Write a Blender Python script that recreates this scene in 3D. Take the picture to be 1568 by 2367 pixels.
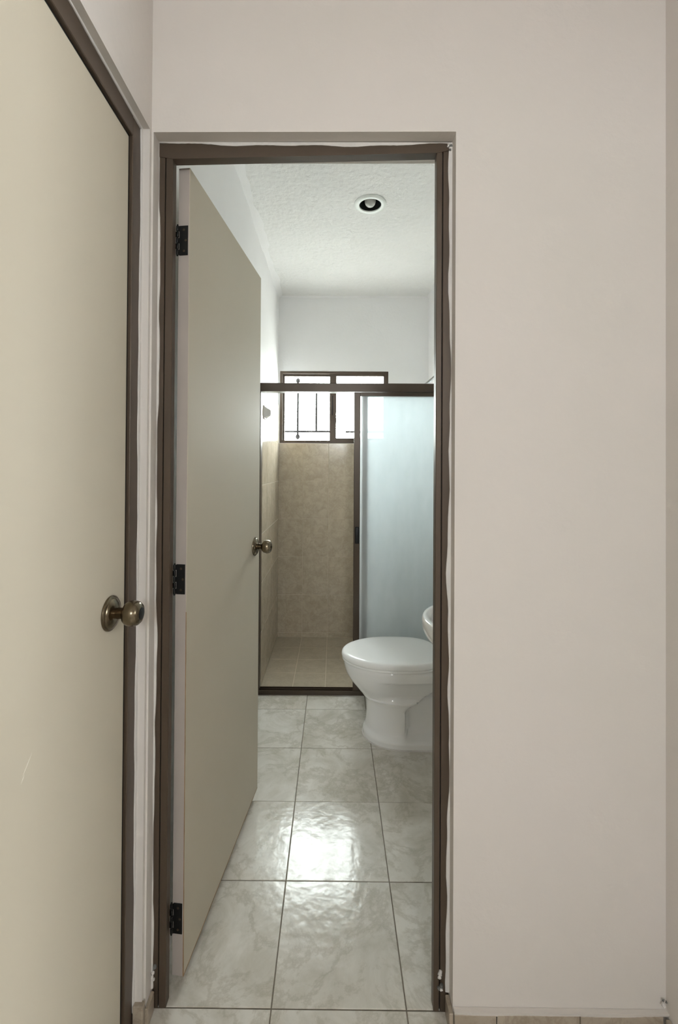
import bpy, bmesh, math, random
from mathutils import Matrix, Vector
random.seed(7)
for o in list(bpy.data.objects): bpy.data.objects.remove(o)
S = bpy.context.scene
C = S.collection

# ------------------------------------------------------------------ camera
F, PPX, PPY = 1012.0, 767.0, 1072.0            # focal length and principal point, px in a 1568 x 2367 frame
cd = bpy.data.cameras.new('camera'); cam = bpy.data.objects.new('camera', cd); C.objects.link(cam)
cd.sensor_fit = 'HORIZONTAL'; cd.sensor_width = 36; cd.lens = 36*F/1568
cd.shift_x = (784-PPX)/1568; cd.shift_y = (PPY-1183.5)/1568
cd.clip_start = .02; cd.clip_end = 100
cam.matrix_world = (Matrix.Translation((0, 0, 1.32)) @ Matrix.Rotation(.005, 4, 'Z')
                    @ Matrix.Rotation(math.pi/2+.008, 4, 'X') @ Matrix.Rotation(.006, 4, 'Z'))
S.camera = cam

# ------------------------------------------------------------------ sky, portals, exposure
w = bpy.data.worlds.new('overcast_sky'); S.world = w; w.use_nodes = True
bg = w.node_tree.nodes['Background']
bg.inputs[0].default_value = (.95, 1.0, 1.0, 1); bg.inputs[1].default_value = 38.0
def portal(name, loc, rot, sx, sy):
    l = bpy.data.lights.new(name, 'AREA'); l.shape = 'RECTANGLE'; l.size = sx; l.size_y = sy
    l.cycles.is_portal = True
    o = bpy.data.objects.new(name, l); C.objects.link(o); o.location = loc; o.rotation_euler = rot
portal('bathroom_window_portal', (0, 3.535, 1.79), (-math.pi/2, 0, 0), .86, .58)
portal('added_side_window_portal', (3.52, -.70, 2.08), (0, math.pi/2, 0), .98, .98)  # sky portal for the opening of the added side room
portal('added_rear_window_portal', (.17, -2.42, 2.15), (math.pi/2, 0, 0), .50, .70)  # sky portal for the window added in the rear wall
S.view_settings.view_transform = 'Standard'; S.view_settings.look = 'None'
S.view_settings.gamma = 1; S.view_settings.use_curve_mapping = False
S.view_settings.exposure = 0.0
S.cycles.max_bounces = 16; S.cycles.diffuse_bounces = 12; S.cycles.transparent_max_bounces = 16

# ------------------------------------------------------------------ mesh helpers
def box(bm, x0, x1, y0, y1, z0, z1, bev=0, seg=1):
    r = bmesh.ops.create_cube(bm, size=1)
    vs = r['verts']
    for v in vs:
        v.co = Vector((x0+(x1-x0)*(v.co.x+.5), y0+(y1-y0)*(v.co.y+.5), z0+(z1-z0)*(v.co.z+.5)))
    if bev:
        es = list({e for v in vs for e in v.link_edges})
        bmesh.ops.bevel(bm, geom=es, offset=bev, segments=seg, profile=.5, affect='EDGES')
    return bm
def B(*a, **k): return box(bmesh.new(), *a, **k)
def prism(bm, pts, d):
    """closed polygon (list of 3d points) extruded by vector d"""
    vs = [bm.verts.new(p) for p in pts]; f = bm.faces.new(vs)
    r = bmesh.ops.extrude_face_region(bm, geom=[f])
    nv = [g for g in r['geom'] if isinstance(g, bmesh.types.BMVert)]
    bmesh.ops.translate(bm, verts=nv, vec=Vector(d))
    bmesh.ops.recalc_face_normals(bm, faces=bm.faces)
    return bm
def rings(bm, rs, cap0=True, cap1=True, closed=False):
    """loft: list of rings (lists of points, same length)"""
    R = [[bm.verts.new(p) for p in r] for r in rs]
    n = len(R[0])
    pairs = list(zip(R, R[1:]))
    if closed: pairs.append((R[-1], R[0]))
    for a, b in pairs:
        for i in range(n):
            j = (i+1) % n
            bm.faces.new((a[i], a[j], b[j], b[i]))
    if not closed:
        if cap0: bm.faces.new(R[0])
        if cap1: bm.faces.new(R[-1])
    bmesh.ops.recalc_face_normals(bm, faces=bm.faces)
    return bm
def lathe(bm, prof, n=32, m=Matrix(), cap0=True, cap1=True):
    """profile of (radius, height) about local z, placed by m"""
    return rings(bm, [[m @ Vector((r*math.cos(2*math.pi*i/n), r*math.sin(2*math.pi*i/n), z)) for i in range(n)] for r, z in prof], cap0, cap1)
def tube(bm, pts, r, n=12):
    rs = []
    for k, p in enumerate(pts):
        p = Vector(p)
        t = (Vector(pts[min(k+1, len(pts)-1)])-Vector(pts[max(k-1, 0)])).normalized()
        u = t.orthogonal().normalized() if k == 0 else (u - t*u.dot(t)).normalized()
        v = t.cross(u)
        rs.append([p+r*(math.cos(2*math.pi*i/n)*u+math.sin(2*math.pi*i/n)*v) for i in range(n)])
    return rings(bm, rs)
def frame_xz(bm, x0, x1, z0, z1, t, y0, y1):
    """rectangular frame (4 mitred bars) standing in the XZ plane"""
    o = [(x0, z0), (x1, z0), (x1, z1), (x0, z1)]
    i = [(x0+t, z0+t), (x1-t, z0+t), (x1-t, z1-t), (x0+t, z1-t)]
    return rings(bm, [[(a, y0, b) for a, b in o], [(a, y1, b) for a, b in o], [(a, y1, b) for a, b in i], [(a, y0, b) for a, b in i]], closed=True)
WM = {}
def obj(name, bm, m, parent=None, smooth=False, local=False, angle=35):
    me = bpy.data.meshes.new(name)
    if parent is not None and not local:
        bm.transform(WM[parent.name].inverted())
    bm.to_mesh(me); bm.free(); me.materials.append(m)
    if smooth:
        me.polygons.foreach_set('use_smooth', [True]*len(me.polygons))
        me.set_sharp_from_angle(angle=math.radians(angle))
    o = bpy.data.objects.new(name, me); C.objects.link(o); o.parent = parent
    WM[o.name] = (WM[parent.name] if parent else Matrix()).copy()
    return o
def tag(o, label, cat, group=None, kind=None):
    o['label'] = label; o['category'] = cat
    if group: o['group'] = group
    if kind: o['kind'] = kind
    return o
def thing(name, label, cat, loc=(0, 0, 0), rz=0, group=None, kind=None):
    o = bpy.data.objects.new(name, None); C.objects.link(o); o.empty_display_size = .05
    o.location = loc; o.rotation_euler = (0, 0, rz)
    WM[o.name] = Matrix.Translation(loc) @ Matrix.Rotation(rz, 4, 'Z')
    return tag(o, label, cat, group, kind)
def wave(s, seed, amp):
    return amp*(.5*math.sin(7.3*s+seed)+.3*math.sin(19.1*s+2.1*seed)+.2*math.sin(43.7*s+3.7*seed))

# ------------------------------------------------------------------ materials
def nodes(name):
    m = bpy.data.materials.new(name); m.use_nodes = True
    t = m.node_tree; return m, t, t.nodes['Principled BSDF'], t.nodes['Material Output']
def mat(name, col, rough=.5, metal=0, var=None, bump=None, spec=.5, coat=0, per_object=False):
    """var = (colour 2, scale, detail, contrast); bump = (scale, strength, distance)"""
    m, t, p, out = nodes(name); N, L = t.nodes.new, t.links.new
    p.inputs['Base Color'].default_value = (*col, 1); p.inputs['Roughness'].default_value = rough
    p.inputs['Metallic'].default_value = metal; p.inputs['Specular IOR Level'].default_value = spec
    p.inputs['Coat Weight'].default_value = coat
    vec = None
    if var or bump:
        tc = N('ShaderNodeTexCoord'); vec = tc.outputs['Object']
        if per_object:
            oi = N('ShaderNodeObjectInfo'); ma = N('ShaderNodeVectorMath'); ma.operation = 'MULTIPLY_ADD'
            cx = N('ShaderNodeCombineXYZ')
            for k in range(3): L(oi.outputs['Random'], cx.inputs[k])
            L(cx.outputs[0], ma.inputs[0]); ma.inputs[1].default_value = (37, 53, 71); L(vec, ma.inputs[2])
            vec = ma.outputs[0]
    if var:
        c2, sc, det, con = var
        nz = N('ShaderNodeTexNoise'); nz.inputs['Scale'].default_value = sc; nz.inputs['Detail'].default_value = det
        L(vec, nz.inputs['Vector'])
        r = N('ShaderNodeValToRGB'); r.color_ramp.elements[0].position = .5-con; r.color_ramp.elements[1].position = .5+con
        r.color_ramp.elements[0].color = (*c2, 1); r.color_ramp.elements[1].color = (*col, 1)
        L(nz.outputs[0], r.inputs[0]); L(r.outputs[0], p.inputs['Base Color'])
    if bump:
        nb = N('ShaderNodeTexNoise'); nb.inputs['Scale'].default_value = bump[0]; nb.inputs['Detail'].default_value = 4
        L(vec, nb.inputs['Vector'])
        bn = N('ShaderNodeBump'); bn.inputs['Strength'].default_value = bump[1]; bn.inputs['Distance'].default_value = bump[2]
        L(nb.outputs[0], bn.inputs['Height']); L(bn.outputs[0], p.inputs['Normal'])
    return m
def tile_mat(name, dark, mid, light, scale, rough, bump, vein=.55, spec=.5):
    """mottled stone-look glazed tile: two noises, the finer one warped into veins, offset per tile"""
    m, t, p, out = nodes(name); N, L = t.nodes.new, t.links.new
    tc = N('ShaderNodeTexCoord'); oi = N('ShaderNodeObjectInfo'); cx = N('ShaderNodeCombineXYZ'); ma = N('ShaderNodeVectorMath'); ma.operation = 'MULTIPLY_ADD'
    for k in range(3): L(oi.outputs['Random'], cx.inputs[k])
    L(cx.outputs[0], ma.inputs[0]); ma.inputs[1].default_value = (37, 53, 71); L(tc.outputs['Object'], ma.inputs[2])
    n1 = N('ShaderNodeTexNoise'); n1.inputs['Scale'].default_value = scale; n1.inputs['Detail'].default_value = 8; n1.inputs['Roughness'].default_value = .66; n1.inputs['Distortion'].default_value = .6
    L(ma.outputs[0], n1.inputs['Vector'])
    r1 = N('ShaderNodeValToRGB'); e = r1.color_ramp.elements
    e[0].position = .34; e[0].color = (*mid, 1); e[1].position = .62; e[1].color = (*light, 1)
    L(n1.outputs[0], r1.inputs[0])
    n2 = N('ShaderNodeTexNoise'); n2.inputs['Scale'].default_value = scale*.9; n2.inputs['Detail'].default_value = 12; n2.inputs['Roughness'].default_value = .68; n2.inputs['Distortion'].default_value = .35
    L(ma.outputs[0], n2.inputs['Vector'])
    r2 = N('ShaderNodeValToRGB'); e = r2.color_ramp.elements
    e[0].position = .455; e[0].color = (0, 0, 0, 1); e[1].position = .545; e[1].color = (0, 0, 0, 1)
    k = e.new(.5); k.color = (vein, vein, vein, 1)
    L(n2.outputs[0], r2.inputs[0])
    mx = N('ShaderNodeMix'); mx.data_type = 'RGBA'
    L(r2.outputs[0], mx.inputs['Factor']); L(r1.outputs[0], mx.inputs['A']); mx.inputs['B'].default_value = (*dark, 1)
    L(mx.outputs['Result'], p.inputs['Base Color'])
    p.inputs['Roughness'].default_value = rough; p.inputs['Specular IOR Level'].default_value = spec
    nb = N('ShaderNodeTexNoise'); nb.inputs['Scale'].default_value = bump[0]; nb.inputs['Detail'].default_value = 2
    L(ma.outputs[0], nb.inputs['Vector'])
    bn = N('ShaderNodeBump'); bn.inputs['Strength'].default_value = bump[1]; bn.inputs['Distance'].default_value = bump[2]
    L(nb.outputs[0], bn.inputs['Height']); L(bn.outputs[0], p.inputs['Normal'])
    return m
def glass_mat(name, transp, tint, frost):
    """thin sheet: clear share + frosted share (translucent and diffuse) + surface gloss"""
    m, t, p, out = nodes(name); N, L = t.nodes.new, t.links.new
    t.nodes.remove(p)
    tr = N('ShaderNodeBsdfTransparent'); tr.inputs[0].default_value = (*tint, 1)
    last = tr
    if frost:
        tl = N('ShaderNodeBsdfTranslucent'); tl.inputs[0].default_value = (*frost, 1)
        df = N('ShaderNodeBsdfDiffuse'); df.inputs[0].default_value = (*frost, 1)
        m1 = N('ShaderNodeMixShader'); m1.inputs[0].default_value = .34; L(tl.outputs[0], m1.inputs[1]); L(df.outputs[0], m1.inputs[2])
        nz = N('ShaderNodeTexNoise'); nz.inputs['Scale'].default_value = 9; nz.inputs['Detail'].default_value = 6
        mp = N('ShaderNodeMapping'); mp.inputs['Scale'].default_value = (1, 1, .35); tc = N('ShaderNodeTexCoord')
        L(tc.outputs['Object'], mp.inputs[0]); L(mp.outputs[0], nz.inputs['Vector'])
        mr = N('ShaderNodeMapRange'); mr.inputs[1].default_value = .3; mr.inputs[2].default_value = .7; mr.inputs[3].default_value = 1-transp-.05; mr.inputs[4].default_value = 1-transp+.04
        L(nz.outputs[0], mr.inputs[0])
        m2 = N('ShaderNodeMixShader'); L(mr.outputs[0], m2.inputs[0]); L(tr.outputs[0], m2.inputs[1]); L(m1.outputs[0], m2.inputs[2])
        last = m2
    gl = N('ShaderNodeBsdfGlossy'); gl.inputs['Roughness'].default_value = .25 if frost else .02
    lw = N('ShaderNodeLayerWeight'); pw = N('ShaderNodeMath'); pw.operation = 'POWER'; pw.inputs[1].default_value = 5
    fr = N('ShaderNodeMath'); fr.operation = 'MULTIPLY_ADD'; fr.inputs[1].default_value = .96; fr.inputs[2].default_value = .04   # Schlick, same from both sides
    L(lw.outputs['Facing'], pw.inputs[0]); L(pw.outputs[0], fr.inputs[0])
    m3 = N('ShaderNodeMixShader'); L(fr.outputs[0], m3.inputs[0]); L(last.outputs[0], m3.inputs[1]); L(gl.outputs[0], m3.inputs[2])
    L(m3.outputs[0], out.inputs[0])
    return m
M = dict(
    hall_wall=mat('hall_wall_paint', (.655, .615, .597), .75, var=((.62, .59, .557), 1.6, 5, .25), bump=(45, .25, .004)),
    bath_wall=mat('bathroom_wall_paint', (.885, .885, .895), .7, var=((.85, .85, .86), 2.2, 5, .2), bump=(60, .35, .004)),
    ceiling=mat('textured_ceiling_paint', (.87, .87, .865), .85, var=((.83, .83, .825), 3, 6, .2), bump=(38, .8, .012)),
    plaster=mat('patch_plaster', (.67, .64, .625), .8, var=((.58, .565, .55), 14, 5, .2), bump=(70, .5, .004)),
    cement=mat('bare_cement', (.20, .20, .19), .9, var=((.05, .05, .045), 60, 3, .15), bump=(120, .8, .004)),
    bronze=mat('bronze_frame_metal', (.082, .058, .040), .42, .25, var=((.068, .048, .033), 8, 4, .3)),
    bronze_dark=mat('bronze_shower_metal', (.058, .040, .026), .35, .3),
    leaf=mat('door_paint', (.52, .475, .39), .62, spec=.3, var=((.495, .45, .365), 1.8, 5, .25), bump=(30, .08, .002)),
    leaf_edge=mat('door_edge_paint', (.43, .385, .355), .55, var=((.38, .34, .315), 6, 4, .25)),
    wood_edge=mat('raw_wood_edge', (.33, .20, .10), .7, var=((.22, .13, .06), 40, 3, .2)),
    brass=mat('antique_brass', (.23, .19, .135), .22, 1, var=((.15, .12, .08), 30, 4, .2)),
    black=mat('black_metal', (.006, .006, .006), .45, .3),
    iron=mat('dull_grey_iron', (.012, .011, .011), 1, spec=0),
    gap_dark=mat('gap_black', (.008, .007, .006), .7),  # black for the dark lines of gaps and grooves
    porcelain=mat('white_porcelain', (.83, .83, .825), .12, var=((.81, .81, .805), 3, 2, .3), coat=.3),
    plastic=mat('white_plastic', (.88, .885, .88), .22),
    chrome=mat('chrome', (.50, .51, .52), .16, 1),
    white_trim=mat('white_enamel', (.86, .90, .88), .35),
    bulb=mat('frosted_bulb', (.62, .62, .60), .25),
    floor_added_room=mat('added_room_floor', (.50, .48, .42), .3, var=((.42, .40, .34), 4, 4, .2)),
    ground=mat('bounce_ground_pale', (.78, .76, .72), .9, var=((.70, .68, .64), 2, 4, .2)),
    grout=mat('floor_grout', (.20, .17, .135), .9, var=((.13, .11, .085), 20, 3, .2)),
    grout_light=mat('shower_grout', (.58, .52, .42), .85),
    floor_tile=tile_mat('floor_tile_glaze', (.33, .30, .235), (.46, .435, .375), (.63, .61, .565), 6, .16, (30, .22, .004), .42, .38),
    shower_wall=tile_mat('shower_wall_glaze', (.32, .265, .19), (.41, .35, .265), (.49, .425, .335), 15, .16, (16, .10, .004), .4),
    shower_floor=tile_mat('shower_floor_glaze', (.33, .28, .21), (.37, .32, .24), (.42, .365, .28), 12, .45, (60, .2, .003)),
    base_tile=tile_mat('baseboard_glaze', (.24, .19, .14), (.33, .275, .215), (.40, .345, .28), 9, .3, (30, .1, .003)),
    clear=glass_mat('clear_glass', 1, (.96, .98, .97), None),
    frosted=glass_mat('frosted_acrylic', .44, (.945, .97, .98), (.825, .855, .865)),
)

# ------------------------------------------------------------------ setting
XL, XR = -.441, .786            # hall side walls
BXR = .741                      # bathroom right wall
YW, YWB = 1.040, 1.150          # partition with the bathroom door
YB = 3.44                       # bathroom far wall
CE = 2.665                      # ceiling
YH = -2.40                      # hall rear wall
RY, LX1 = .38, 3.40             # end of the right hall wall, far wall of the added room
SHY = 2.545                     # shower screen front
OX0, OX1, OZ = -.4365, .287, 2.120   # bathroom door opening

def structure(name, bm, m, label, cat, **k):
    return tag(obj(name, bm, m, **k), label, cat, kind='structure')

# floor bed (grout) and tiles
fb = bmesh.new(); box(fb, XL-.12, XR+.12, YH-.12, SHY+.02, -.06, -.0018); 
floor = structure('floor', fb, M['grout'], 'tiled floor of off-white marbled squares with dark grout', 'floor')
def tile_mesh(name, sx, sy, t, m, g=.0014, b=.0012):
    """tile lying in XY, centred, glazed face at z = 0"""
    bm = B(-sx/2+g, sx/2-g, -sy/2+g, sy/2-g, -t, 0)
    es = [e for e in bm.edges if all(v.co.z > -1e-6 for v in e.verts)]
    bmesh.ops.bevel(bm, geom=es, offset=b, segments=1, affect='EDGES')
    me = bpy.data.meshes.new(name); bm.to_mesh(me); bm.free(); me.materials.append(m); return me
TM = {}
def lay(name, parent, m, a0, a1, b0, b1, place, t=.007, g=.0014):
    """one tile between a0..a1 and b0..b1; place(a, b) -> matrix"""
    key = (name, m.name, round(a1-a0, 4), round(b1-b0, 4))
    if key not in TM: TM[key] = tile_mesh(name, a1-a0, b1-b0, t, m, g)
    o = bpy.data.objects.new(name, TM[key]); C.objects.link(o); o.parent = parent
    o.matrix_world = place((a0+a1)/2, (b0+b1)/2)
    return o
def cuts(lo, hi, origin, step):
    k = math.floor((lo-origin)/step)+1; c = [lo]
    while origin+k*step < hi-.004:
        if origin+k*step > lo+.004: c.append(origin+k*step)
        k += 1
    return c+[hi]
random.seed(3)
ys = cuts(YH, SHY+.012, 1.077, .33)
for y0, y1 in zip(ys, ys[1:]):
    xs = cuts(XL-.02, (XR if y0 < 1.07 else BXR)+.02, -.145, .33)
    for x0, x1 in zip(xs, xs[1:]):
        tx, ty = random.uniform(-.0012, .0012), random.uniform(-.0012, .0012)
        dz = 0
        if 1.4 < y0 < 1.5: tx, dz = .006, .0007      # far edge set proud, to push the window's reflection farther back
        lay('floor_tile', floor, M['floor_tile'], x0, x1, y0, y1,
            lambda a, b: Matrix.Translation((a, b, dz)) @ Matrix.Rotation(tx, 4, 'X') @ Matrix.Rotation(ty, 4, 'Y'))

# shower floor, a touch lower
sf = B(XL, BXR, SHY+.02, YB, -.06, -.0112)
sfloor = structure('floor_shower', sf, M['grout_light'], 'shower floor of small plain beige tiles', 'floor')
ys = cuts(SHY+.045, YB, YB, .2); xs = cuts(XL, BXR, XL, .198)
for y0, y1 in zip(ys, ys[1:]):
    for x0, x1 in zip(xs, xs[1:]):
        lay('shower_floor_tile', sfloor, M['shower_floor'], x0, x1, y0, y1, lambda a, b: Matrix.Translation((a, b, -.010)), g=.002)

structure('bounce_ground', B(-60, 60, -60, 60, -3.3, -3.0), M['ground'], 'unseen pale ground added to bounce skylight up through the windows', 'ground')  # added out of view, sends skylight upward into the rooms
# walls
bm = bmesh.new()
prism(bm, [(x, YW, z) for x, z in [(XL-.12, 0), (OX0, 0), (OX0, OZ), (OX1, OZ+.003), (OX1, 0), (XR+.12, 0), (XR+.12, CE), (XL-.12, CE)]], (0, YWB-YW, 0))
wall_front = structure('wall_front', bm, M['hall_wall'], 'pale pinkish grey plaster wall around the bathroom doorway', 'wall')
# hall left wall with the opening of the closed door
D1A, D1B = .170, 1.030
bm = bmesh.new()
prism(bm, [(XL, y, z) for y, z in [(YH-.12, 0), (D1A, 0), (D1A, OZ), (D1B, OZ), (D1B, 0), (YW, 0), (YW, CE), (YH-.12, CE)]], (-.12, 0, 0))
wall_left = structure('wall_left', bm, M['hall_wall'], 'pale grey plaster hall wall above the closed door', 'wall')
wall_right = structure('wall_right', B(XR, XR+.12, RY, YW, 0, CE), M['hall_wall'], 'pale grey plaster hall wall at the right edge', 'wall')
# unseen room added right of the hall, to light it from the side
structure('wall_added_room_front', B(XR+.12, LX1+.12, RY, RY+.12, 0, CE), M['hall_wall'], 'plaster wall of the added room out of view', 'wall')
bm = bmesh.new()
o_ = [(YH-.12, 0), (RY, 0), (RY, CE), (YH-.12, CE)]; i_ = [(-1.18, 1.60), (-.20, 1.60), (-.20, 2.56), (-1.18, 2.56)]
rings(bm, [[(LX1, y, z) for y, z in o_], [(LX1+.12, y, z) for y, z in o_], [(LX1+.12, y, z) for y, z in i_], [(LX1, y, z) for y, z in i_]], closed=True)
structure('wall_added_room_right', bm, M['hall_wall'], 'plaster wall of the added room with its light opening, out of view', 'wall')  # opening added here as the hall's side light
structure('ceiling_added_room', B(XR+.12, LX1+.12, YH-.12, RY+.12, CE, CE+.1), M['hall_wall'], 'pale ceiling of the added room out of view', 'ceiling')
structure('floor_added_room', B(XR+.12, LX1+.12, YH-.12, RY, -.06, 0), M['floor_added_room'], 'plain pale floor of the added room out of view', 'floor')
bm = bmesh.new()
frame_pts = [(XL-.12, 0), (LX1+.12, 0), (LX1+.12, CE), (XL-.12, CE)]
hole = [(-.08, 1.8), (.42, 1.8), (.42, 2.5), (-.08, 2.5)]
rings(bm, [[(x, YH, z) for x, z in frame_pts], [(x, YH-.12, z) for x, z in frame_pts], [(x, YH-.12, z) for x, z in hole], [(x, YH, z) for x, z in hole]], closed=True)
structure('wall_rear', bm, M['hall_wall'], 'plaster wall with an added window opening, behind the viewer', 'wall')
w2 = thing('window_added', 'added window behind the viewer, letting skylight into the hall', 'window', (.17, YH, 1.8), kind='structure')  # unseen window, added to light the hall from the rear
obj('window_frame', frame_xz(bmesh.new(), -.08, .42, 1.8, 2.5, .015, YH-.07, YH-.03), M['bronze'], w2)
structure('ceiling', B(XL-.12, XR+.12, YH-.12, YWB, CE, CE+.1), M['hall_wall'], 'plain pale hall ceiling', 'ceiling')
wbl = structure('wall_bathroom_left', B(XL-.12, XL, YWB, YB+.08, -.02, CE), M['bath_wall'], 'white painted bathroom wall behind the open door', 'wall')
wbr = structure('wall_bathroom_right', B(BXR, BXR+.12, YWB, YB+.08, -.02, CE), M['bath_wall'], 'white painted bathroom wall behind the toilet', 'wall')
WX0, WX1, WZ0, WZ1 = -.428, .425, 1.508, 2.076
bm = bmesh.new()
o_ = [(XL, -.02), (BXR, -.02), (BXR, CE), (XL, CE)]; i_ = [(WX0, WZ0), (WX1, WZ0), (WX1, WZ1), (WX0, WZ1)]
rings(bm, [[(x, YB, z) for x, z in o_], [(x, YB+.08, z) for x, z in o_], [(x, YB+.08, z) for x, z in i_], [(x, YB, z) for x, z in i_]], closed=True)
wbb = structure('wall_bathroom_back', bm, M['bath_wall'], 'white painted far bathroom wall around the window', 'wall')
# bathroom ceiling with the round hole of the downlight
LX, LY, LR = .178, 2.225, .057
bm = bmesh.new(); n = 48
circ = [(LX+LR*math.cos(2*math.pi*i/n), LY+LR*math.sin(2*math.pi*i/n)) for i in range(n)]
def to_rect(i):
    a = 2*math.pi*i/n; c, s = math.cos(a), math.sin(a); k = .12/max(abs(c), abs(s)); return (LX+k*c, LY+k*s)
sq = [to_rect(i) for i in range(n)]
rings(bm, [[(x, y, CE) for x, y in sq], [(x, y, CE) for x, y in circ], [(x, y, CE+.1) for x, y in circ], [(x, y, CE+.1) for x, y in sq]], closed=True)
X0, X1, Y0, Y1 = XL-.12, BXR+.12, YWB, YB+.08
for a in ((X0, LX-.12, Y0, Y1), (LX+.12, X1, Y0, Y1), (LX-.12, LX+.12, Y0, LY-.12), (LX-.12, LX+.12, LY+.12, Y1)):
    box(bm, *a, CE, CE+.1)
structure('ceiling_bathroom', bm, M['ceiling'], 'rough textured white bathroom ceiling', 'ceiling')
# rough plaster fillets where the bathroom ceiling meets the walls
def fillet(p0, p1, a, b, seed, n=40):
    bm = bmesh.new(); p0, p1, a, b = map(Vector, (p0, p1, a, b)); rs = []
    for k in range(n+1):
        s = k/n; c = p0.lerp(p1, s); u = 1+wave(s*3, seed, .5)
        rs.append([c, c+a*u, c+(a*u+b*u)*.36, c+b*u])
    return rings(bm, rs)
obj('plaster_fillet', fillet((XL, YWB, CE), (XL, YB, CE), (.035, 0, 0), (0, 0, -.03), 1.3), M['bath_wall'], wbl, smooth=True)
obj('plaster_fillet', fillet((XL, YB, CE), (BXR, YB, CE), (0, -.012, 0), (0, 0, -.012), 2.9), M['bath_wall'], wbb, smooth=True)
obj('plaster_fillet', fillet((BXR, YB, CE), (BXR, YWB, CE), (-.02, 0, 0), (0, 0, -.025), 4.1), M['bath_wall'], wbr, smooth=True)

# shower wall tiles, 20 x 30 cm
tr = [(-.010, .026), (.026, .322), (.322, .618), (.618, .914), (.914, 1.210), (1.210, 1.506)]
xs = cuts(XL+.006, BXR-.006, XL, .2)
def bed(name, bm, p): return obj(name, bm, M['grout_light'], p)
bed('grout_bed', B(XL, BXR, YB-.0065, YB, -.011, 1.506), wbb)
RB = Matrix.Rotation(math.pi/2, 4, 'X')
for z0, z1 in tr:
    for x0, x1 in zip(xs, xs[1:]):
        lay('wall_tile', wbb, M['shower_wall'], x0, x1, z0, z1, lambda a, b: Matrix.Translation((a, YB-.008, b)) @ RB, t=.006, g=.0011)
tr2 = tr+[(1.506, 1.802)]
ys = cuts(SHY, YB-.008, YB, .2)
bed('grout_bed', B(XL, XL+.0065, SHY, YB-.0066, -.011, 1.802), wbl)
RL = Matrix(((0, 0, 1, 0), (1, 0, 0, 0), (0, 1, 0, 0), (0, 0, 0, 1)))      # face towards +X
bed('grout_bed', B(BXR-.0065, BXR, SHY, YB-.0066, -.011, 1.802), wbr)
RR = Matrix(((0, 0, -1, 0), (-1, 0, 0, 0), (0, 1, 0, 0), (0, 0, 0, 1)))    # face towards -X
for z0, z1 in tr2:
    for y0, y1 in zip(ys, ys[1:]):
        lay('wall_tile', wbl, M['shower_wall'], y0, y1, z0, z1, lambda a, b: Matrix.Translation((XL+.008, a, b)) @ RL, t=.006, g=.0011)
        lay('wall_tile', wbr, M['shower_wall'], y0, y1, z0, z1, lambda a, b: Matrix.Translation((BXR-.008, a, b)) @ RR, t=.006, g=.0011)

# ragged plaster edges lapping over the door frames
def ragged(pa, pb, u, base, amp, seed, thick, n=90):
    """strip from edge pa-pb reaching base +- amp along u, with thickness vector"""
    pa, pb, u, thick = map(Vector, (pa, pb, u, thick)); bm = bmesh.new(); rs = []
    L_ = (pb-pa).length
    for k in range(n+1):
        s = k/n; c = pa.lerp(pb, s); d = max(.0006, base+wave(s*L_, seed, amp)+random.uniform(-.0004, .0004))
        rs.append([c, c+u*d, c+u*(d-.0005)+thick*.8, c+thick])
    return rings(bm, rs)
YF = 1.075
obj('plaster_edge', ragged((OX1, YF+.002, .05), (OX1, YF+.002, OZ), (-1, 0, 0), .0055, .006, .4, (0, -.006, 0)), M['plaster'], wall_front, smooth=True)
obj('plaster_edge', ragged((OX0, YF+.002, .05), (OX0, YF+.002, OZ), (1, 0, 0), .0035, .004, 2.2, (0, -.006, 0)), M['plaster'], wall_front, smooth=True)
obj('plaster_edge', ragged((OX0, YF+.002, OZ), (OX1, YF+.002, OZ), (0, 0, -1), .006, .006, 5.1, (0, -.006, 0)), M['plaster'], wall_front, smooth=True)
XF1 = XL-.020; bz_ = .047; XD = XF1-.006
obj('plaster_edge', ragged((XF1-.001, D1B, .05), (XF1-.001, D1B, OZ), (0, -1, 0), .006, .004, 3.3, (.005, 0, 0)), M['plaster'], wall_left, smooth=True)
obj('plaster_edge', ragged((XF1-.001, .3, OZ), (XF1-.001, D1B, OZ), (0, 0, -1), .006, .003, 1.1, (.005, 0, 0)), M['plaster'], wall_left, smooth=True)
# broken plaster at the frame's corners
def chips(p, sx, sz, n, parent, seed):
    random.seed(seed)
    for k in range(n):
        bm = bmesh.new(); bmesh.ops.create_icosphere(bm, subdivisions=1, radius=random.uniform(.003, .006))
        for v in bm.verts: v.co *= random.uniform(.6, 1.3)
        q = Vector(p)+Vector((random.uniform(-sx, sx), random.uniform(-.002, 0), random.uniform(-sz, sz)))
        bmesh.ops.translate(bm, verts=bm.verts, vec=q)
        obj('plaster_chip', bm, M['cement'] if k % 2 else M['plaster'], parent)
obj('plaster_edge', ragged((.2885, YW-.0005, bz_+.008), (XR, YW-.0005, bz_+.008), (0, 0, -1), .008, .005, 6.2, (0, -.011, 0), 120), M['hall_wall'], wall_front, smooth=True)
chips((XR-.008, YW-.006, .070), .005, .018, 4, wall_front, 5)
chips((.281, YF-.001, 2.108), .004, .010, 7, wall_front, 1)
chips((.268, YF-.001, .075), .006, .022, 9, wall_front, 2)
chips((-.431, YF-.001, .085), .004, .02, 6, wall_front, 3)

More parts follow.
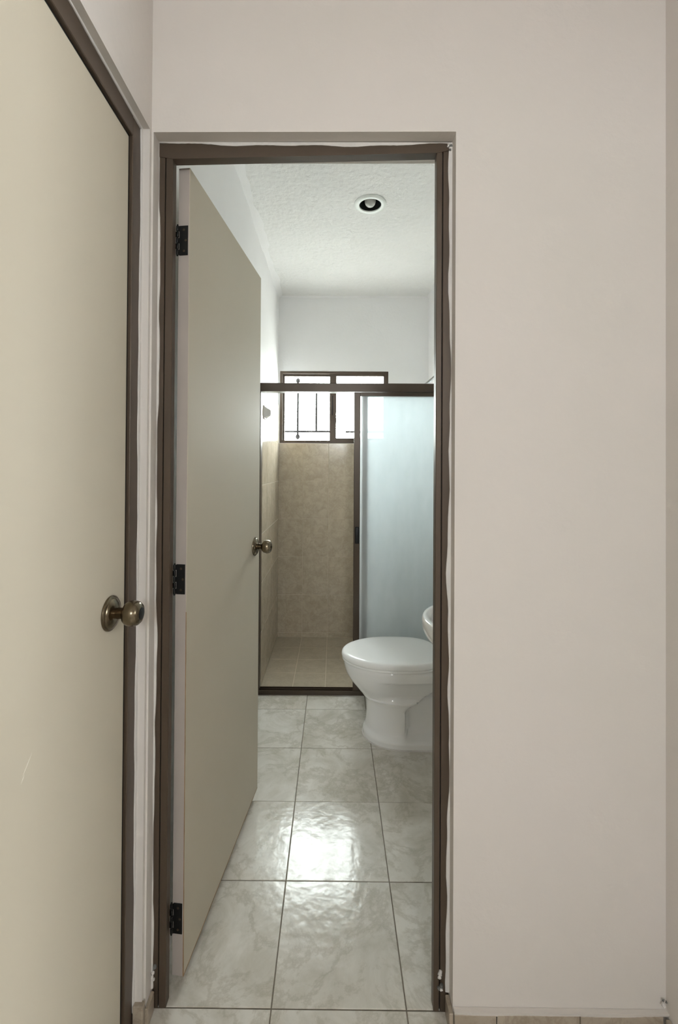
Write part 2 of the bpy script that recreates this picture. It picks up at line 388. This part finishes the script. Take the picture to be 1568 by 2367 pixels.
# low tile baseboards
def baseboard(name, parts, label):
    t = thing(name, label, 'baseboard', (parts[0][0], parts[0][2], 0), kind='structure')
    for a in parts: obj('baseboard_tile', B(*a, bev=.0015), M['base_tile'], t)
    return t
bz = .047
baseboard('baseboard_front', [(.2885, .386, YW-.010, YW, 0, bz), (.388, .580, YW-.010, YW, 0, bz+.001), (.582, XR-.012, YW-.010, YW, 0, bz),
          (OX1-.010, OX1, YW-.008, YF-.004, 0, bz)], 'low beige tile baseboard right of the bathroom doorway')
baseboard('baseboard_right', [(XR-.010, XR, YW-.012-.33*(k+1)+.002, YW-.012-.33*k, 0, bz) for k in range(2)], 'low beige tile baseboard along the right hall wall')
baseboard('baseboard_left', [(OX0, OX0+.008, YW-.006, YF-.004, 0, bz), (XL-.018, XL+.006, D1B-.010, D1B+.004, 0, bz+.022)], 'low beige tile baseboard left of the bathroom doorway')

# ------------------------------------------------------------------ bathroom door frame
t1 = thing('trim_1', 'dark bronze metal frame of the open bathroom door', 'door frame', (-.075, YF, 0), kind='structure')
def jamb(x_out, x_grv, x_in, z1, p):
    s = 1 if x_in > x_out else -1
    a, b = sorted((x_out, x_grv-s*.0012)); obj('jamb_outer', B(a, b, YF, 1.125, 0, z1, bev=.001), M['bronze'], p)
    a, b = sorted((x_grv+s*.0012, x_in)); obj('jamb_stop', B(a, b, YF-.001, YF+.022, 0, z1, bev=.0012), M['bronze'], p)
    a, b = sorted((x_grv-s*.0013, x_grv+s*.0013)); obj('groove', B(a, b, YF+.006, YF+.02, 0, z1), M['gap_dark'], p)
jamb(OX0+.001, -.4205, -.4015, 2.092, t1)
jamb(OX1-.001, .2645, .2495, 2.104, t1)
bm = bmesh.new()
zl0, zr0, zl1, zr1 = 2.079, 2.0955, 2.117, 2.1205
prism(bm, [(x, YF-.002, z) for x, z in [(OX0+.001, zl0+.006), (-.4015, zl0), (.2495, zr0), (OX1-.001, zr0+.008), (OX1-.001, zr1), (OX0+.001, zl1)]], (0, .024, 0))
obj('header', bm, M['bronze'], t1)
obj('header_rebate', B(OX0+.002, OX1-.002, YF+.022, 1.113, 2.107, 2.118), M['bronze'], t1)

# closed-door frame in the left wall
t2 = thing('trim_2', 'dark bronze metal frame of the closed hall door', 'door frame', (XF1, (D1A+D1B)/2, 0), kind='structure')
DY0, DY1, DZ1 = .215, .986, 2.070
for a, b, c in ((DY1, D1B-.001, 1), (D1A+.001, DY0, -1)):
    obj('jamb', B(XF1-.10, XF1, a, b, 0, OZ-.001, bev=.0015), M['bronze'], t2)
    s0, s1 = (DY1-.012, DY1) if c > 0 else (DY0, DY0+.012)
    obj('stop', B(XF1-.075, XF1-.047, s0, s1, 0, DZ1), M['bronze'], t2)
obj('header', B(XF1-.10, XF1+.001, DY0, DY1, DZ1, OZ-.001, bev=.0015), M['bronze'], t2)
obj('stop', B(XF1-.075, XF1-.047, DY0, DY1, DZ1-.012, DZ1), M['bronze'], t2)
obj('gap_dark', B(XD-.012, XD-.002, DY1-.007, DY1, .012, DZ1), M['gap_dark'], t2)  # black strips stand in for the shaded gap around the leaf
obj('gap_dark', B(XD-.012, XD-.002, DY0, DY1, DZ1-.006, DZ1), M['gap_dark'], t2)
obj('threshold', B(XF1-.075, XF1-.047, DY0, DY1, 0, .012), M['bronze'], t2)

# ------------------------------------------------------------------ doors
def knob(parent, p, n, key):
    """round door knob set: rose + stem + ball, axis n (unit, in the parent's local frame)"""
    m = Matrix.Translation(p) @ Vector((0, 0, 1)).rotation_difference(Vector(n)).to_matrix().to_4x4()
    k = obj('door_knob', lathe(bmesh.new(), [(.0095, .012), (.0115, .0165), (.0115, .027), (.014, .0305), (.0205, .033), (.0245, .0385), (.0262, .046), (.0258, .054), (.0235, .0605), (.0195, .0645), (.013, .0665), (.0125, .0650)], 40, m), M['brass'], parent, smooth=True, local=True, angle=50)
    k['label'] = 'antique brass ball knob'
    WM[k.name] = WM[parent.name]
    obj('rose', lathe(bmesh.new(), [(.0355, 0), (.0365, .002), (.036, .0045), (.0335, .0065), (.032, .0068), (.030, .0095), (.022, .013), (.012, .0145)], 48, m), M['brass'], k, smooth=True, local=True, angle=30)
    if key:
        obj('lock_cylinder', lathe(bmesh.new(), [(.0125, .0640), (.0125, .0672), (.011, .0680)], 24, m), M['black'], k, smooth=True, local=True)
    else:
        obj('button', lathe(bmesh.new(), [(.0045, .0640), (.0045, .0690), (.003, .0700)], 16, m), M['brass'], k, smooth=True, local=True)
    return k
# closed door
d1 = thing('door_1', 'cream painted flush door, closed, at the left edge', 'door', (XD, (DY0+DY1)/2, 0), kind='structure')
leaf = obj('panel', B(XD-.035, XD, DY0+.003, DY1-.007, .008, DZ1-.006, bev=.001), M['leaf'], d1)
cy = (DY0+DY1)/2
knob(d1, Vector((0, .916-cy, 1.012)), (1, 0, 0), True)
sm = mat('scratch_white', (.66, .62, .54), .6)
def scratch(y, z, ln, a, wd=.0009):
    bm = bmesh.new(); d = Vector((0, math.cos(a), math.sin(a))); e = Vector((0, -math.sin(a), math.cos(a)))
    c = Vector((XD-.0003, y, z)); pts = [c-d*ln/2, c+e*wd, c+d*ln/2, c-e*wd]
    obj('scratch', prism(bm, pts, (.0006, 0, 0)), sm, d1)
scratch(.672, .862, .030, math.radians(48)); scratch(.662, .846, .012, math.radians(52))
for z in (.22, 1.03, 1.85): obj('hinge', B(XD-.004, XD+.004, DY0-.004, DY0+.004, z-.04, z+.04, bev=.001), M['black'], d1)

# open bathroom door
HX, HY, TH = -.403, 1.112, math.radians(83.65)
d2 = thing('door_2', 'cream painted flush door standing open into the bathroom', 'door', (HX, HY, 0), TH, kind='structure')
DT, DW, DB, DTP = .030, .664, .033, 2.085
obj('panel', B(.0045, DW, -DT, -.0002, DB, DTP, bev=.0008), M['leaf'], d2, local=True)
eb = obj('edge_band', B(.0038, .0046, -DT+.0012, -.001, DB+.001, DTP-.001), M['leaf_edge'], d2, local=True)
eb['label'] = 'greyish painted hinge edge'
def worn(z0, z1, seed):
    bm = bmesh.new(); n = 60; rs = []
    for k in range(n+1):
        s = k/n; z = z0+(z1-z0)*s; d = .0012+max(0, wave(s*4, seed, .0014))+.0022*max(0, 1-s*6)
        rs.append([(.0036, -DT-.0002, z), (.0036+d, -DT-.0003, z), (.0044, -DT+.0005, z), (.0036, -DT+.0011, z)])
    return rings(bm, rs)
wn = obj('worn_edge', worn(DB, .95, 1.7), M['wood_edge'], d2, local=True); wn['label'] = 'bare brown wood on the chipped corner'
obj('bottom_edge', B(.006, DW-.001, -DT-.0004, -.001, DB-.0012, DB+.002), M['wood_edge'], d2, local=True)
knob(d2, Vector((DW-.062, -DT, 1.010)), (0, -1, 0), False)
knob(d2, Vector((DW-.062, 0, 1.010)), (0, 1, 0), True)
obj('latch_plate', B(DW-.0005, DW+.0012, -.026, -.004, .98, 1.04), M['brass'], d2, local=True)
for zc in (1.8975, 1.033, .178):
    h = obj('hinge', B(.0016, .0038, -.0268, -.004, zc-.038, zc+.038, bev=.0006), M['black'], d2, local=True)
    h['label'] = 'black butt hinge'; WM[h.name] = WM[d2.name]
    hh = .076/5
    for q in range(5):
        z0 = zc-.038+q*hh
        bm = lathe(bmesh.new(), [(.0030, z0+.0012), (.0034, z0+.0018), (.0034, z0+hh-.0018), (.0030, z0+hh-.0012)], 14)
        if q % 2 == 0: box(bm, .0005, .0018, -.0052, -.0012, z0+.0012, z0+hh-.0012)
        obj('knuckle', bm, M['black'], h, smooth=True, local=True)
    obj('hinge_pin', lathe(bmesh.new(), [(.0014, zc-.0405), (.0022, zc-.040), (.0022, zc+.040), (.0014, zc+.0405)], 12), M['black'], h, smooth=True, local=True)
    for sx, sz in ((-.016, -.027), (-.021, 0), (-.016, .027)):
        m_ = Matrix.Translation((.0017, sx, zc+sz)) @ Matrix.Rotation(-math.pi/2, 4, 'Y')
        obj('screw', lathe(bmesh.new(), [(.0032, 0), (.0030, .0005), (.0015, .0008)], 12, m_), M['bronze_dark'], h, smooth=True, local=True)
    # leaf screwed to the jamb
    hp = obj('hinge_plate', B(-.4205, -.4100, HY+.001, HY+.003, zc-.038, zc+.038), M['black'], t1)
    WM[hp.name] = WM[t1.name]
    for q in (1, 3): obj('hinge_tab', B(-.4101, -.4062, HY-.001, HY+.0025, zc-.038+q*hh+.0012, zc-.038+(q+1)*hh-.0012), M['black'], hp)

# ------------------------------------------------------------------ bathroom window and grille
wn1 = thing('window_1', 'small bronze framed sliding window at the back of the bathroom', 'window', (0, YB, WZ0), kind='structure')
obj('window_frame', frame_xz(bmesh.new(), WX0, WX1, WZ0, WZ1, .018, YB+.004, YB+.060), M['bronze'], wn1)
obj('window_bead', frame_xz(bmesh.new(), WX0+.006, WX1-.006, WZ0+.006, WZ1-.006, .016, YB+.001, YB+.007), M['bronze'], wn1)
def sash(x0, x1, y, z0, z1, tl, trr, tb, tt):
    bm = bmesh.new()
    o = [(x0, z0), (x1, z0), (x1, z1), (x0, z1)]; i = [(x0+tl, z0+tb), (x1-trr, z0+tb), (x1-trr, z1-tt), (x0+tl, z1-tt)]
    rings(bm, [[(a, y, b) for a, b in o], [(a, y+.018, b) for a, b in o], [(a, y+.018, b) for a, b in i], [(a, y, b) for a, b in i]], closed=True)
    s = obj('sash', bm, M['bronze'], wn1); WM[s.name] = WM[wn1.name]
    obj('pane', B(x0+tl-.004, x1-trr+.004, y+.007, y+.011, z0+tb-.004, z1-tt+.004), M['clear'], s)
    return s
sash(WX0+.018, .018, YB+.036, WZ0+.012, WZ1-.014, .016, .045, .010, .020)
s2 = sash(-.036, WX1-.018, YB+.012, WZ0+.014, WZ1-.016, .050, .018, .028, .020)
obj('finger_pull', B(-.018, -.010, YB+.0105, YB+.013, 1.73, 1.885, bev=.001), M['black'], s2)
g = thing('window_grille', 'thin dark iron bars outside the bathroom window', 'window grille', (0, 3.66, 1.5))
GY = 3.66
def pxX(px): return (px-772)*GY/1012
def pyZ(py): return 1.32+(1080-py)*GY/1012
obj('cross_bar', B(-.52, .52, GY-.005, GY+.005, pyZ(1000), pyZ(995.5)), M['iron'], g)
obj('cross_bar', B(-.52, .52, GY-.005, GY+.005, pyZ(899), pyZ(894.5)), M['iron'], g)
for px, z0, z1, fin in ((688, pyZ(1010), pyZ(880), True), (731, pyZ(998), pyZ(897), False)):
    b_ = obj('bar', tube(bmesh.new(), [(pxX(px), GY, z0), (pxX(px), GY, z1)], .0085), M['iron'], g, smooth=True); WM[b_.name] = WM[g.name]
    if fin:
        for z in (z0, z1):
            obj('finial', lathe(bmesh.new(), [(.006, -.022), (.015, -.013), (.019, 0), (.015, .013), (.006, .022)], 16, Matrix.Translation((pxX(px), GY, z))), M['iron'], b_, smooth=True)
for x in (-.51, .51):
    obj('anchor', B(x-.01, x+.01, YB+.078, GY+.006, pyZ(1001), pyZ(994.5)), M['iron'], g)
    obj('anchor', B(x-.01, x+.01, YB+.078, GY+.006, pyZ(900), pyZ(893.5)), M['iron'], g)

# ------------------------------------------------------------------ shower screen
sc = thing('shower_screen_frame', 'bronze shower rail, track and wall jambs across the bathroom', 'shower frame', (.15, SHY, 0))
obj('top_rail', B(XL+.008, BXR-.008, SHY, SHY+.062, 1.760, 1.810, bev=.002), M['bronze_dark'], sc)
obj('rail_lip', B(XL+.008, BXR-.008, SHY-.003, SHY+.003, 1.7605, 1.765), M['bronze_dark'], sc)
obj('bottom_track', B(XL, BXR, SHY-.002, SHY+.045, -.002, .012, bev=.001), M['bronze_dark'], sc)
for y in (SHY-.002, SHY+.0205, SHY+.042): obj('track_fin', B(XL+.0, BXR, y, y+.003, .010, .026), M['bronze_dark'], sc)
for x0, x1 in ((XL+.008, XL+.014), (BXR-.020, BXR-.008)): obj('wall_jamb', B(x0, x1, SHY+.002, SHY+.060, .012, 1.760), M['bronze_dark'], sc)
def shower_door(x0, x1, y, label, handle):
    t = thing('shower_door', label, 'shower door', ((x0+x1)/2, y, .013))
    z0, z1 = .014, 1.758
    obj('stile', B(x0, x0+.036, y, y+.016, z0, z1, bev=.002), M['bronze_dark'], t)
    obj('stile', B(x1-.036, x1, y, y+.016, z0, z1, bev=.002), M['bronze_dark'], t)
    obj('top_bar', B(x0+.036, x1-.036, y, y+.016, z1-.022, z1), M['bronze_dark'], t)
    obj('bottom_bar', B(x0+.036, x1-.036, y, y+.016, z0, z0+.045), M['bronze_dark'], t)
    obj('pane', B(x0+.034, x1-.034, y+.006, y+.010, z0+.043, z1-.020), M['frosted'], t)['label'] = 'frosted pale blue acrylic sheet'
    if handle: obj('handle', B(x0+.008, x0+.033, y-.012, y+.001, .878, .975, bev=.005, seg=2), M['black'], t, smooth=True)['label'] = 'black pull handle'
    return t
shower_door(.117, .705, SHY+.004, 'front frosted sliding shower door with a black handle', True)
shower_door(.162, .719, SHY+.024, 'rear frosted sliding shower door, its stile just inside the front one', False)

# ceramic towel post on the shower wall
tp = thing('towel_post', 'white ceramic tapered towel post on the tiled shower wall', 'towel post', (XL+.008, 2.70, 1.655))
def sqr(x, h, cy=2.70, cz=1.655): return [(x, cy-h, cz-h), (x, cy+h, cz-h), (x, cy+h, cz+h), (x, cy-h, cz+h)]
obj('base_plate', rings(bmesh.new(), [sqr(XL+.008, .042), sqr(XL+.014, .042), sqr(XL+.018, .039)]), M['porcelain'], tp)
obj('post', rings(bmesh.new(), [sqr(XL+.0175, .036), sqr(XL+.030, .026), sqr(XL+.048, .016), sqr(XL+.052, .012)]), M['porcelain'], tp)
# shower arm and head
sa = thing('overhead_shower', 'chrome shower arm above the screen rail at the doorway edge', 'shower head', (BXR-.008, 3.0, 1.98))
obj('arm', tube(bmesh.new(), [(BXR-.004, 3.0, 1.985), (.65, 3.0, 1.911), (.60, 3.0, 1.868), (.585, 3.0, 1.855)], .0105, 16), M['chrome'], sa, smooth=True)
obj('flange', lathe(bmesh.new(), [(.03, 0), (.03, .003), (.02, .01), (.011, .013)], 24, Matrix.Translation((BXR-.008, 3.0, 1.983)) @ Matrix.Rotation(-math.pi/2, 4, 'Y')), M['chrome'], sa, smooth=True)
mh = Matrix.Translation((.585, 3.0, 1.855)) @ Matrix.Rotation(math.pi+math.radians(38), 4, 'Y')
obj('spray_head', lathe(bmesh.new(), [(.012, -.01), (.015, .005), (.018, .02), (.035, .04), (.036, .052), (.030, .053)], 28, mh), M['chrome'], sa, smooth=True)

# ------------------------------------------------------------------ ceiling downlight
dl = thing('ceiling_light', 'round white recessed downlight with a dark inside and bare bulb', 'ceiling light', (LX, LY, CE))
T = Matrix.Translation((LX, LY, CE))
n = 56
def crc(r, z): return [(LX+r*math.cos(2*math.pi*i/n), LY+r*math.sin(2*math.pi*i/n), CE+z) for i in range(n)]
obj('trim_ring', rings(bmesh.new(), [crc(.0555, -.002), crc(.0565, -.008), crc(.066, -.0095), crc(.076, -.008), crc(.0815, -.003), crc(.0815, .001), crc(.0555, .001)], closed=True), M['white_trim'], dl, smooth=True)
obj('can', rings(bmesh.new(), [crc(.0553, -.003), crc(.053, .01), crc(.051, .03), crc(.0505, .034), crc(.049, .06), crc(.049, .09), crc(.051, .092), crc(.054, .03), crc(.0562, -.002)], closed=True), M['black'], dl, smooth=True)
obj('can_top', lathe(bmesh.new(), [(.05, .088), (.05, .0915)], 32, T), M['black'], dl)
obj('bulb', lathe(bmesh.new(), [(.002, .0005), (.010, .0018), (.018, .006), (.0245, .0135), (.028, .023), (.0285, .031), (.026, .041), (.021, .051), (.016, .062), (.014, .075), (.014, .103)], 32, Matrix.Translation((LX, LY, CE-.015))), M['bulb'], dl, smooth=True)

# ------------------------------------------------------------------ toilet (front towards -X)
TY = 2.20
tl = thing('toilet', 'white toilet with its lid closed beside the shower', 'toilet', (.40, TY, 0))
def lerp_tab(tab, z):
    for a, b in zip(tab, tab[1:]):
        if z <= b[0]:
            n_ = tab.index(a); p, q = tab[max(0, n_-1)], tab[min(len(tab)-1, n_+2)]; h = b[0]-a[0]; k = (z-a[0])/h; r = []
            for i in range(1, len(a)):          # cubic Hermite through the table
                m0 = (b[i]-p[i])/(b[0]-p[0])*h; m1 = (q[i]-a[i])/(q[0]-a[0])*h
                r.append((2*k**3-3*k*k+1)*a[i]+(k**3-2*k*k+k)*m0+(-2*k**3+3*k*k)*b[i]+(k**3-k*k)*m1)
            return r
    return list(tab[-1][1:])
tab = [(0, .152, .150, .64), (.022, .152, .150, .64), (.034, .155, .145, .64), (.05, .163, .129, .64), (.08, .168, .122, .64), (.12, .170, .120, .64), (.16, .168, .121, .64), (.185, .160, .124, .64),
       (.211, .139, .134, .645), (.24, .115, .147, .65), (.266, .093, .157, .655), (.30, .072, .167, .66), (.332, .060, .1715, .66), (.36, .057, .173, .66), (.368, .062, .169, .655)]
def smooth(a, b, x):
    k = min(1, max(0, (x-a)/(b-a))); return k*k*(3-2*k)
rs = []; nx = 46
zs = sorted(set([0, .004, .022, .026, .030, .034, .040, .046]+[.05+.006*i for i in range(52)]+[.364, .368]))
for z in zs:
    fx, hw, bx = lerp_tab(tab, z); up = []
    for k in range(nx+1):
        u = k/nx; x = fx+(bx-fx)*(1-math.cos(u*math.pi/2)) if True else 0
        ro = .27 if z > .2 else .20
        q = min(1, (x-fx)/ro); y = hw*math.sqrt(max(0, 1-(1-q)**2.25))
        # taper towards the back below the rim, side recess of the pedestal and the shelf under the rim
        if z > .05: y *= 1-.18*smooth(.40, .66, x)
        zt = .166+max(0, x-.352)*.62
        y -= .052*smooth(.345, .362, x)*smooth(.030, .040, z)*(1-smooth(zt-.012, zt+.014, z))
        y -= .030*smooth(.20, .32, x)*smooth(.20, .23, z)*(1-smooth(.308, .318, z))
        up.append((x, max(0.0008, y)))
    up[0] = (up[0][0], .0004)
    rs.append([(x, TY-y, z) for x, y in up]+[(x, TY+y, z) for x, y in reversed(up)])
obj('bowl', rings(bmesh.new(), rs), M['porcelain'], tl, smooth=True, angle=60)
def egg(s, z, x0=.045, xc=.300, x1=.535, hw=.178, n=72):
    p = []
    for i in range(n):
        a = 2*math.pi*i/n; c, q = math.cos(a), math.sin(a)
        e = 1 if c < 0 else .62
        x = xc+(xc-x0 if c < 0 else x1-xc)*s*(abs(c)**e)*(1 if c > 0 else -1)
        y = hw*s*(abs(q)**(1 if c < 0 else .72))*(1 if q > 0 else -1)
        p.append((x, TY+y, z))
    return p
obj('seat', rings(bmesh.new(), [egg(.955, .367), egg(.985, .3695), egg(.99, .374), egg(.985, .380), egg(.96, .382)]), M['plastic'], tl, smooth=True, angle=60)
obj('lid', rings(bmesh.new(), [egg(.95, .3815), egg(.992, .3822), egg(1.0, .387), egg(1.0, .394), egg(.992, .4015), egg(.975, .4065), egg(.95, .4095), egg(.90, .4115), egg(.75, .4135), egg(.45, .4145), egg(.1, .415)]), M['plastic'], tl, smooth=True, angle=75)
obj('lid_bumper', B(.268, .300, TY-.180, TY-.168, .3695, .3795, bev=.002), M['plastic'], tl)
for s in (-.075, .075): obj('seat_hinge', tube(bmesh.new(), [(.548, TY+s-.02, .388), (.548, TY+s+.02, .388)], .012, 16), M['plastic'], tl, smooth=True)
def rrect(x0, x1, y0, y1, z, r, n=6):
    p = []
    for cx, cy, a0 in ((x1-r, y1-r, 0), (x0+r, y1-r, 90), (x0+r, y0+r, 180), (x1-r, y0+r, 270)):
        for k in range(n+1):
            a = math.radians(a0+90*k/n); p.append((cx+r*math.cos(a), cy+r*math.sin(a), z))
    return p
tk = obj('tank', rings(bmesh.new(), [rrect(.590, .730, TY-.15, TY+.15, .355, .03), rrect(.580, .734, TY-.165, TY+.165, .40, .035), rrect(.572, .736, TY-.178, TY+.178, .70, .035)]), M['porcelain'], tl, smooth=True); WM[tk.name] = WM[tl.name]
obj('tank_lid', rings(bmesh.new(), [rrect(.565, .738, TY-.184, TY+.184, .700, .035), rrect(.563, .738, TY-.186, TY+.186, .708, .037), rrect(.563, .738, TY-.186, TY+.186, .728, .037), rrect(.572, .734, TY-.178, TY+.178, .738, .033)]), M['porcelain'], tk, smooth=True)
obj('flush_lever', tube(bmesh.new(), [(.575, TY-.13, .655), (.558, TY-.13, .655), (.555, TY-.12, .654), (.553, TY-.05, .648)], .006, 12), M['chrome'], tk, smooth=True)
obj('base_caulk', rings(bmesh.new(), [[(x+(-.004 if x < .2 else .0), TY+(y-TY)*1.03, 0) for x, y, z in rs[0]], [(x+(-.003 if x < .2 else 0), TY+(y-TY)*1.02, .005) for x, y, z in rs[0]]]), M['plaster'], tl, smooth=True)

# ------------------------------------------------------------------ pedestal sink (front towards -X)
SX, SY = .567, 1.545
sk = thing('pedestal_sink', 'white porcelain sink, its rim just showing at the door jamb', 'sink', (.6, SY, 0))
def oval(s, z, n=64, dx=0):
    p = []
    for i in range(n):
        a = 2*math.pi*i/n; c, q = math.cos(a), math.sin(a)
        if c < 0: x, y = SX+.25*s*c, SY+.235*s*q
        else: x, y = SX+.170*s*abs(c)**.55, SY+.235*s*(abs(q)**.55)*(1 if q > 0 else -1)
        p.append((x+dx, y, z))
    return p
obj('basin', rings(bmesh.new(), [oval(.22, .600, dx=.03), oval(.45, .615, dx=.03), oval(.70, .655, dx=.02), oval(.86, .695, dx=.008), oval(.955, .727), oval(.99, .748), oval(1.0, .762), oval(1.0, .776), oval(.99, .786), oval(.975, .790), oval(.93, .7905), oval(.90, .788), oval(.87, .778), oval(.80, .735, dx=-.01), oval(.62, .69, dx=-.015), oval(.3, .668, dx=-.01), oval(.05, .664)]), M['porcelain'], sk, smooth=True, angle=70)
obj('pedestal', rings(bmesh.new(), [rrect(.50, .735, SY-.11, SY+.11, 0, .06), rrect(.505, .735, SY-.105, SY+.105, .03, .06), rrect(.54, .735, SY-.075, SY+.075, .12, .05), rrect(.55, .735, SY-.07, SY+.07, .40, .05), rrect(.53, .735, SY-.085, SY+.085, .62, .05)]), M['porcelain'], sk, smooth=True)
fc = thing('sink_faucet', 'chrome faucet on the back of the sink', 'faucet', (.69, SY, .79))
obj('base', rings(bmesh.new(), [rrect(.675, .715, SY-.07, SY+.07, .7895, .018), rrect(.678, .712, SY-.067, SY+.067, .803, .016)]), M['chrome'], fc, smooth=True)
obj('spout', tube(bmesh.new(), [(.695, SY, .80), (.695, SY, .85), (.685, SY, .87), (.655, SY, .873), (.60, SY, .860), (.592, SY, .848)], .011, 14), M['chrome'], fc, smooth=True)
for s in (-.05, .05):
    obj('handle', lathe(bmesh.new(), [(.010, .80), (.010, .82), (.019, .825), (.021, .845), (.015, .852)], 20, Matrix.Translation((.695, SY+s, 0))), M['chrome'], fc, smooth=True)
